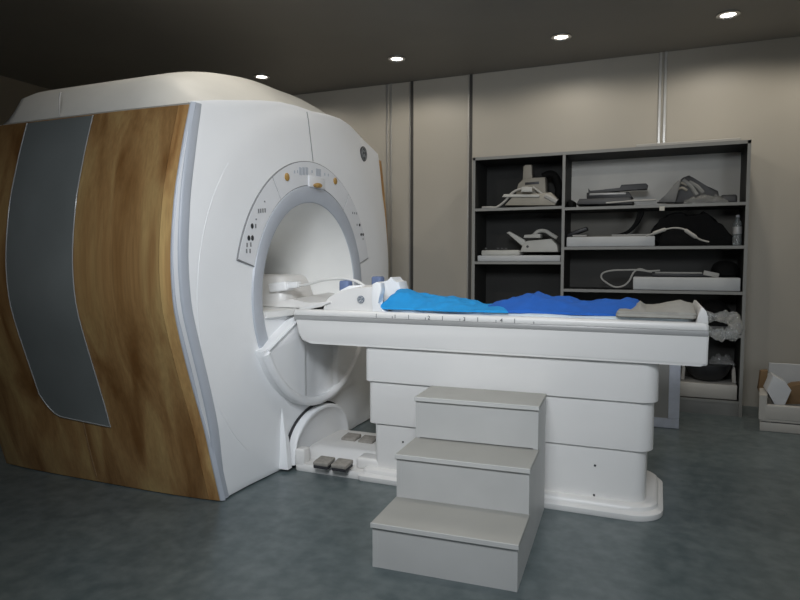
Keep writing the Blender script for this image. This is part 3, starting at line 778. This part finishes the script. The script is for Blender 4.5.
# --- left, second : white board, flat pad, moulded coil
Zs = LZ[1] + .001
fb = B(); p0, p1 = py(480, 254, Yq), py(561, 254, Yq); box(fb, p0.x, DV - TH / 2 - .012, 5.84, 6.14, Zs, Zs + .055, .006, 2)
tag(obj('foam_board', fb, M['foam'], None), 'long thin white board on the second left shelf', 'board')
Zq = Zs + .056
fb = B(); p0, p1 = py(483, 250, Yq), py(521, 250, Yq); box(fb, p0.x, p1.x, 5.86, 6.06, Zq, Zq + .05, .014, 3)
pd_ = thing('paddle_coil', 'flat white paddle coil on the white board, second left shelf', 'scanner coil', ((p0.x + p1.x) / 2, 5.96, Zq)); obj('body', fb, M['coil_white'], pd_)
for u in (486, 498, 502, 506):
    q = py(u, 248.5, 5.858); k = B(); box(k, q.x - .010, q.x + .010, 5.855, 5.862, q.z - .006, q.z + .006); obj('mark', k, M['coil_grey'], pd_, False)
c1 = thing('moulded_coil', 'white moulded coil with raised arms on the second left shelf', 'scanner coil', (-1.0, 6.0, Zq))
poly('body', [(521, 252), (524, 245), (528, 241), (552, 239), (558, 245), (559, 252)], 5.87, 6.1, M['coil_white'], c1, .008, Zq)
poly('arm', [(507, 233), (510, 231.5), (518, 236), (525, 240), (529, 247), (523, 247), (517, 240)], 5.90, 5.97, M['coil_white'], c1, .006)
k = B(); P = [py(u, v, 5.98) for u, v in ((532, 237), (538, 231.5), (545, 231), (552, 235), (557, 238))]; tube(k, P, .018, 8); obj('arm', k, M['coil_white'], c1)
poly('saddle', [(524, 238), (525, 235), (541, 234), (541, 238)], 5.9, 6.0, M['coil_white'], c1, .004)
k = B(); q = py(527.5, 246.5, 5.868); lathe(k, [(.012, .002), (.012, -.004), (.008, -.006)], (q.x, 5.868, q.z), 'Y', 14); obj('badge', k, M['coil_grey'], c1)
# --- right, top shelf
Zs = RZ[0] + .001
c2 = thing('flat_coil', 'dark grey flat coil with a long handle on top right shelf', 'scanner coil', (-.5, 6.0, Zs))
poly('body', [(577, 205), (580, 199.5), (630, 198), (634, 202), (632, 205)], 5.86, 6.12, M['coil_grey'], c2, .008, Zs)
poly('frame', [(587, 199), (587, 193), (629, 192), (633, 198)], 5.9, 6.08, M['black_gloss'], c2, .004)
poly('handle', [(588, 194), (588, 188), (590, 191), (620, 188), (621, 184.5), (646, 183), (648, 185), (647, 189), (625, 190)], 5.95, 6.03, M['coil_grey'], c2, .004)
poly('plate', [(590, 195.8), (590, 193.8), (626, 192.8), (626, 194.8)], 5.888, 5.897, M['rail'], c2, .001)
k = B()
q0 = py(567, 200, 5.95); box(k, DV + TH / 2 + .01, q0.x + .07, 5.86, 6.1, Zs, Zs + .07, .02, 3)
tag(obj('pad', k, M['black'], None), 'small black pad in the left corner of top right shelf', 'pad')
c3 = thing('strap_coil', 'folded grey coil pad with strap bars on top right shelf', 'scanner coil', (.2, 6.0, Zs))
poly('flap', [(657, 203), (665, 196), (678, 181), (681, 181), (675, 203)], 5.86, 5.98, M['flap'], c3, .006, Zs + .01)
poly('back_pad', [(674, 203), (680, 180), (683, 177.5), (689, 175.5), (693, 177.5), (705, 185), (718, 191), (719, 196), (716, 203)], 5.92, 6.1, M['coil_grey'], c3, .012, Zs)
for a_, c_ in (((683, 180), (697, 195)), ((689, 182), (703, 193))):
    k = B(); tube(k, [py(a_[0], a_[1], 5.91), py((a_[0] + c_[0]) / 2 + 1, (a_[1] + c_[1]) / 2 - 1, 5.905), py(c_[0], c_[1], 5.91)], .018, 8); obj('strap_bar', k, M['shelf_edge'], c3)
for vv in (184, 189):
    k = B(); tube(k, [py(676.5, vv + 1, 5.91), py(682, vv - 1, 5.905), py(687, vv + 1.5, 5.91)], .012, 8); obj('strap', k, M['coil_beige'], c3)
def crumple(name, x0, x1, y0, y1, z0, h, m, seed, amp=.5, nx=50, ny=18, parent=None, power=.5, freq=12):
    b = B(); U_, D_ = [], []
    for i in range(nx + 1):
        a, c = [], []
        for j in range(ny + 1):
            u, v = i / nx, j / ny; x, y = x0 + (x1 - x0) * u, y0 + (y1 - y0) * v
            e = (max(0, 4 * u * (1 - u)) ** power) * (max(0, 4 * v * (1 - v)) ** power)
            n_ = noise.noise(Vector((x * freq, y * freq, seed))) + .7 * noise.noise(Vector((x * freq * 2.7, y * freq * 2.7, seed + 3)))
            a.append(b.verts.new((x, y, z0 + .003 + h * e * max(.15, 1 + amp * n_)))); c.append(b.verts.new((x, y, z0)))
        U_.append(a); D_.append(c)
    for i in range(nx):
        for j in range(ny):
            b.faces.new((U_[i][j], U_[i + 1][j], U_[i + 1][j + 1], U_[i][j + 1])); b.faces.new((D_[i][j], D_[i][j + 1], D_[i + 1][j + 1], D_[i + 1][j]))
        b.faces.new((U_[i][0], D_[i][0], D_[i + 1][0], U_[i + 1][0])); b.faces.new((U_[i][ny], U_[i + 1][ny], D_[i + 1][ny], D_[i][ny]))
    for j in range(ny):
        b.faces.new((U_[0][j], U_[0][j + 1], D_[0][j + 1], D_[0][j])); b.faces.new((U_[nx][j], D_[nx][j], D_[nx][j + 1], U_[nx][j + 1]))
    return obj(name, b, m, parent, angle=75)
q0, q1 = py(683, 203, 5.86), py(728, 203, 5.86)
tag(crumple('plastic_bag', q0.x, q1.x, 5.805, 5.915, Zs, .055, M['wrap'], 3.0, .7, freq=22), 'crumpled clear plastic bag in front of the strapped coil', 'plastic bag')
q0, q1 = py(690, 203, 6.0), py(738, 203, 6.0)
k = B(); box(k, py(720, 200, 6.0).x, .60, 5.93, 6.10, Zs, Zs + .075, .02, 3)
tag(obj('pad', k, M['coil_grey'], None), 'low dark grey pad at right end of the top shelf', 'pad')
k = B(); tube(k, [py(606, 203.0, 5.84) , py(620, 202, 5.84), py(632, 201, 5.84), py(646, 200.5, 5.85), py(656, 200, 5.86)], .008, 8)
tag(obj('cable', k, M['cable'], None), 'thin grey cable lying between two coils on the top right shelf', 'cable')
# --- right, second shelf
Zs = RZ[1] + .001
fb = B(); box(fb, DV + TH / 2 + .015, py(655, 240, 5.86).x, 5.83, 6.12, Zs, Zs + .088, .008, 2)
tag(obj('foam_block', fb, M['foam'], None), 'white foam block on the second right shelf, left of the black heap', 'foam block')
Zq = Zs + .090
k = B(); P = [py(u, v, 5.97) for u, v in ((615, 235.5), (622, 234.5), (630, 231), (637, 224), (641, 216), (642.5, 211.5))]
for q in P: q.z = max(q.z, Zq + .012)
rings = []
for i, q in enumerate(catmull(P, 5)):
    t = i / 25; wd = .020 + .035 * smoothstep(.3, 1, t); rings.append([(q.x - wd * .6, 5.90, q.z + wd * .4), (q.x + wd * .25, 5.90, q.z - .006), (q.x + wd * .25, 6.04, q.z - .006), (q.x - wd * .6, 6.04, q.z + wd * .4)])
pdl = thing('curved_paddle', 'curved black paddle coil standing on the white foam block', 'scanner coil', (-.2, 5.97, Zq))
loft(k, rings, True, True); obj('blade', k, M['black'], pdl)
k = B(); tube(k, [(p_.x, p_.y - .03, max(p_.z, Zq + .010)) for p_ in [py(u, v, 5.90) for u, v in ((612, 235.5), (620, 236), (632, 235.6), (644, 235.6), (654, 235))]], .008, 8); obj('cable', k, M['cable'], pdl)
k = B(); q = py(574, 231, 5.95)
xf = Matrix.Translation((q.x + .045, 5.95, Zq + .05)) @ Matrix.Rotation(-.35, 4, 'Y')
sm_ = thing('small_coil', 'small black coil on left end of the white foam block', 'scanner coil', (q.x, 5.95, Zq))
box(k, -.09, .08, -.06, .06, -.018, .018, .010, 2, xf); obj('body', k, M['black_gloss'], sm_)
k = B(); box(k, q.x - .06, q.x + .10, 5.90, 6.0, Zq, Zq + .028, .008, 2); obj('foot', k, M['black_gloss'], sm_)
k = B(); tube(k, [(q.x + .0, 5.88, Zq + .010), (q.x + .06, 5.87, Zq + .010), (q.x + .12, 5.88, Zq + .010)], .009, 8); obj('plug', k, M['cable'], sm_)
# black heap : quilted body coil
hp = thing('body_coil', 'heaped black quilted body coil on the second right shelf', 'scanner coil', (.3, 6.0, Zs))
poly('quilt', [(657, 246), (657, 237), (650, 235), (651, 231), (654, 226), (661, 221), (667, 215), (675, 212.5), (681, 212), (686, 214), (691, 219), (697, 217), (701, 212.5), (703, 211), (708, 214), (715, 219), (720, 226), (728, 232), (735, 238), (737, 246)], 5.90, 6.14, M['black'], hp, .02, Zs)
poly('quilt', [(659, 246), (660, 237), (664, 232), (675, 229.5), (685, 230), (694, 235), (703, 240), (709, 246)], 5.82, 5.92, M['black'], hp, .02, Zs)
k = B(); tube(k, [(lambda q: q)(py(u, v, 5.815)) for u, v in ((646, 236), (656, 232.5), (665, 229.5), (674, 228), (683, 229), (691, 234), (700, 239.5), (709, 242))], lambda t: .007 + (.009 if .1 < t < .3 or .6 < t < .8 else 0), 8); obj('cable', k, M['cable'], hp)
# water bottle
q = py(738, 242, 5.865); bt = thing('water_bottle', 'clear plastic water bottle at the right end of the second shelf', 'bottle', (q.x - .008, 5.865, Zs))
k = B(); lathe(k, [(.028, .0), (.034, .006), (.034, .06), (.031, .075), (.034, .09), (.034, .165), (.030, .19), (.016, .215), (.013, .225), (.013, .235)], (q.x - .008, 5.865, Zs), 'Z', 24); obj('body', k, M['bottle'], bt)
k = B(); lathe(k, [(.015, .232), (.015, .250), (.013, .252)], (q.x - .008, 5.865, Zs), 'Z', 18); obj('cap', k, M['bottle_cap'], bt)
k = B(); lathe(k, [(.0348, .095), (.0352, .10), (.0352, .150), (.0348, .155)], (q.x - .008, 5.865, Zs), 'Z', 24); obj('wrapper', k, M['rail'], bt)
# --- right, third shelf
Zs = RZ[2] + .001
fb = B(); box(fb, py(633, 284, 5.85).x, SX1 - TH - .012, 5.83, 6.13, Zs, Zs + .112, .010, 2)
tag(obj('foam_block', fb, M['foam'], None), 'white foam block at the right of the third shelf under black coil', 'foam block')
Zq = Zs + .114
pl = thing('long_paddle', 'long thin black paddle coil with looped grey cable on third shelf', 'scanner coil', (.2, 5.95, Zq))
k = B(); box(k, py(652, 272, 5.92).x, py(712, 274, 5.92).x, 5.86, 6.0, Zq, Zq + .028, .008, 2); obj('blade', k, M['black_gloss'], pl)
k = B(); box(k, py(655, 272, 5.92).x, py(702, 273, 5.92).x, 5.87, 5.93, Zq + .028, Zq + .042, .004, 1); obj('strip', k, M['cable'], pl)
k = B(); tube(k, [py(u, v, 5.86) for u, v in ((660, 270.5), (648, 271), (640, 269), (634, 272), (629, 281), (623, 286), (615, 287), (607, 283), (601.5, 278), (603, 273), (612, 270.5), (625, 270), (638, 270), (652, 272))], .008, 8); obj('cable', k, M['cable'], pl)
k = B(); xf = Matrix.Translation(tuple(py(713, 274.5, 5.88))) @ Matrix.Rotation(.22, 4, 'Y'); box(k, -.075, .045, -.022, .022, -.02, .02, .005, 2, xf); obj('connector', k, M['cable'], pl)
rc = thing('round_coil', 'round black coil resting on the right end of the foam block', 'scanner coil', (.53, 6.02, Zq))
k = B(); lathe(k, [(.02, 0), (.095, 0), (.11, .02), (.108, .07), (.09, .11), (.05, .135), (.01, .14)], (.53, 6.02, Zq), 'Z', 28); obj('shell', k, M['black'], rc)
# --- right, fourth shelf : dark dome, seen over the table's foot
Zs = RZ[3] + .001
dm = thing('domed_coil', 'dark domed coil behind the film-wrapped handle of the table', 'scanner coil', (.5, 6.0, Zs))
k = B(); lathe(k, [(.16, 0), (.165, .03), (.155, .12), (.125, .20), (.075, .255), (.02, .275)], (.45, 6.0, Zs), 'Z', 28); obj('shell', k, M['black'], dm)
k = B(); lathe(k, [(.168, .02), (.174, .03), (.174, .05), (.168, .06)], (.45, 6.0, Zs), 'Z', 28); obj('rim', k, M['coil_grey'], dm)
# --- right, bottom
Zs = .131
fb = B(); box(fb, py(676, 394, 5.86).x, SX1 - TH - .01, 5.83, 6.13, Zs, Zs + .125, .008, 2)
tag(obj('foam_block', fb, M['bin'], None), 'cream foam block on the bottom shelf under the dark bowl', 'foam block')
Zq = Zs + .127
bw = thing('bowl_coil', 'dark bowl-shaped coil on the bottom shelf', 'scanner coil', (.42, 5.98, Zq))
k = B(); lathe(k, [(.05, .0), (.105, .018), (.15, .06), (.175, .12), (.178, .155), (.165, .155), (.14, .09), (.08, .04), (.01, .03)], (py(708, 370, 5.97).x, 5.99, Zq), 'Z', 32); obj('shell', k, M['black_gloss'], bw)
for s in (-1, 1):
    k = B(); cx = py(708, 370, 5.97).x; prism(k, [(cx + s * .185, Zq), (cx + s * .215, Zq), (cx + s * .205, Zq + .12), (cx + s * .192, Zq + .15), (cx + s * .180, Zq + .10)], lambda x, z: (x, 5.93, z), lambda x, z: (x, 6.03, z), .004); obj('bracket', k, M['bin'], bw)
q0, q1 = py(709, 366, 5.93), py(735, 366, 5.93)
cr = crumple('plastic_film', q0.x, q1.x, 5.89, 6.0, Zq + .158, .055, M['wrap'], 8.0, .8, freq=25)
tag(cr, 'crumpled white plastic film lying on the dark bowl coil', 'plastic film')

# ================================================================== BESIDE THE SHELF AND BEHIND THE TABLE
# pale framed board standing on the floor behind the table's foot
YQ = 5.20
fr = thing('framed_board', 'pale framed board standing upright behind the foot of the table', 'board', (.0, YQ, 0))
p1, p2 = py(679, 427, YQ), py(640, 427, YQ)
xa, xb = p2.x - .12, p1.x
for nm, a in (('frame_rail', (xa, xb, 0, .075)), ('frame_rail', (xa, xb, .62, .695)), ('frame_rail', (xb - .08, xb, .075, .62)), ('frame_rail', (xa, xa + .08, .075, .62))):
    k = B(); box(k, a[0], a[1], YQ, YQ + .03, a[2], a[3], .004, 1); obj(nm, k, M['frame'], fr)
k = B(); box(k, xa + .08, xb - .08, YQ + .012, YQ + .024, .075, .62); obj('board', k, M['frame_in'], fr, False)
k = B(); box(k, xa + .1, xb - .1, YQ + .03, YQ + .36, .0, .02, .003, 1); obj('foot', k, M['frame'], fr)
# low cream trolley box at the right edge
CX0, CX1, CY0, CY1 = .735, 1.42, 5.38, 5.92
bx = thing('storage_bin', 'low cream open box on a plinth, right of the shelf unit', 'storage box', (1.05, 5.65, 0))
k = B(); prism(k, [(CX0 + .012, CY0 + .012), (CX1 - .012, CY0 + .012), (CX1 - .012, CY1 - .012), (CX0 + .085, CY1 - .012)], lambda x, y: (x, y, 0), lambda x, y: (x, y, .068), .004); obj('plinth', k, M['bin'], bx)
k = B(); prism(k, [(CX0 + .01, CY0 + .005), (CX1, CY0 + .005), (CX1, CY1), (CX0 + .08, CY1)], lambda x, y: (x, y, .076), lambda x, y: (x, y, .10), .004); obj('bottom', k, M['bin'], bx)
k = B(); box(k, CX0 + .09, CX1 - .02, CY0 + .02, CY1 - .02, .066, .078); obj('shadow_gap', k, M['seam'], bx, False)
k = B(); box(k, CX0 + .03, CX1, CY0, CY0 + .035, .09, .208, .012, 3); obj('front_wall', k, M['bin'], bx)
k = B(); prism(k, [(CY0, .09), (CY1, .09), (CY1, .27), (CY0 + .10, .285), (CY0, .275)], lambda y, z: (CX0 + (y - CY0) * .14, y, z), lambda y, z: (CX0 + .055 + (y - CY0) * .14, y, z), .008); obj('side_wall', k, M['bin'], bx)
k = B(); box(k, CX1 - .05, CX1, CY0, CY1, .09, .30, .01, 2); obj('side_wall', k, M['bin'], bx)
k = B(); box(k, CX0 + .07, CX1, CY1 - .04, CY1, .09, .36, .008, 2); obj('back_wall', k, M['bin'], bx)
k = B(); P = [py(u, v, 5.72) for u, v in ((757.5, 388), (760, 370), (767, 369.5), (765, 384), (764, 394), (759, 392))]
prism(k, [(q.x, q.z) for q in P], lambda x, z: (x, 5.67, z), lambda x, z: (x, 5.74, z), .004)
P2 = [(q.x, q.z) for q in P]
box(k, min(a for a, c in P2) + .055, max(a for a, c in P2) - .005, 5.675, 5.735, .101, .30, .002, 1)
tag(obj('board', k, M['cardboard'], None), 'brown board sticking up at left inside the cream box', 'board')
k = B(); P = [py(u, v, 5.50) for u, v in ((779, 413.5), (765.5, 389), (772, 374), (784, 380.5), (790, 389))]
prism(k, [(q.x, q.z) for q in P], lambda x, z: (x, 5.44, z), lambda x, z: (x, 5.62, z), .006)
tag(obj('foam_wedge', k, M['paper'], None), 'white foam wedge tilted on its corner in the cream box', 'foam wedge')
k = B(); P = [py(u, v, 5.52) for u, v in ((781, 408), (784, 400), (790, 392), (798, 388), (812, 387), (822, 392), (826, 408))]
prism(k, [(q.x, max(q.z, .102)) for q in P], lambda x, z: (x, 5.65, z), lambda x, z: (x, 5.79, z), .01)
tag(obj('cardboard_roll', k, M['cardboard'], None), 'brown rounded cardboard piece at the right in the cream box', 'cardboard')
k = B(); xf = Matrix.Translation((1.13, 5.855, .30)); box(k, -.27, .27, -.012, .012, -.195, .16, .004, 1, xf)
tag(obj('foam_sheet', k, M['foam'], None), 'pale grey sheet upright along back of the cream box', 'foam sheet')
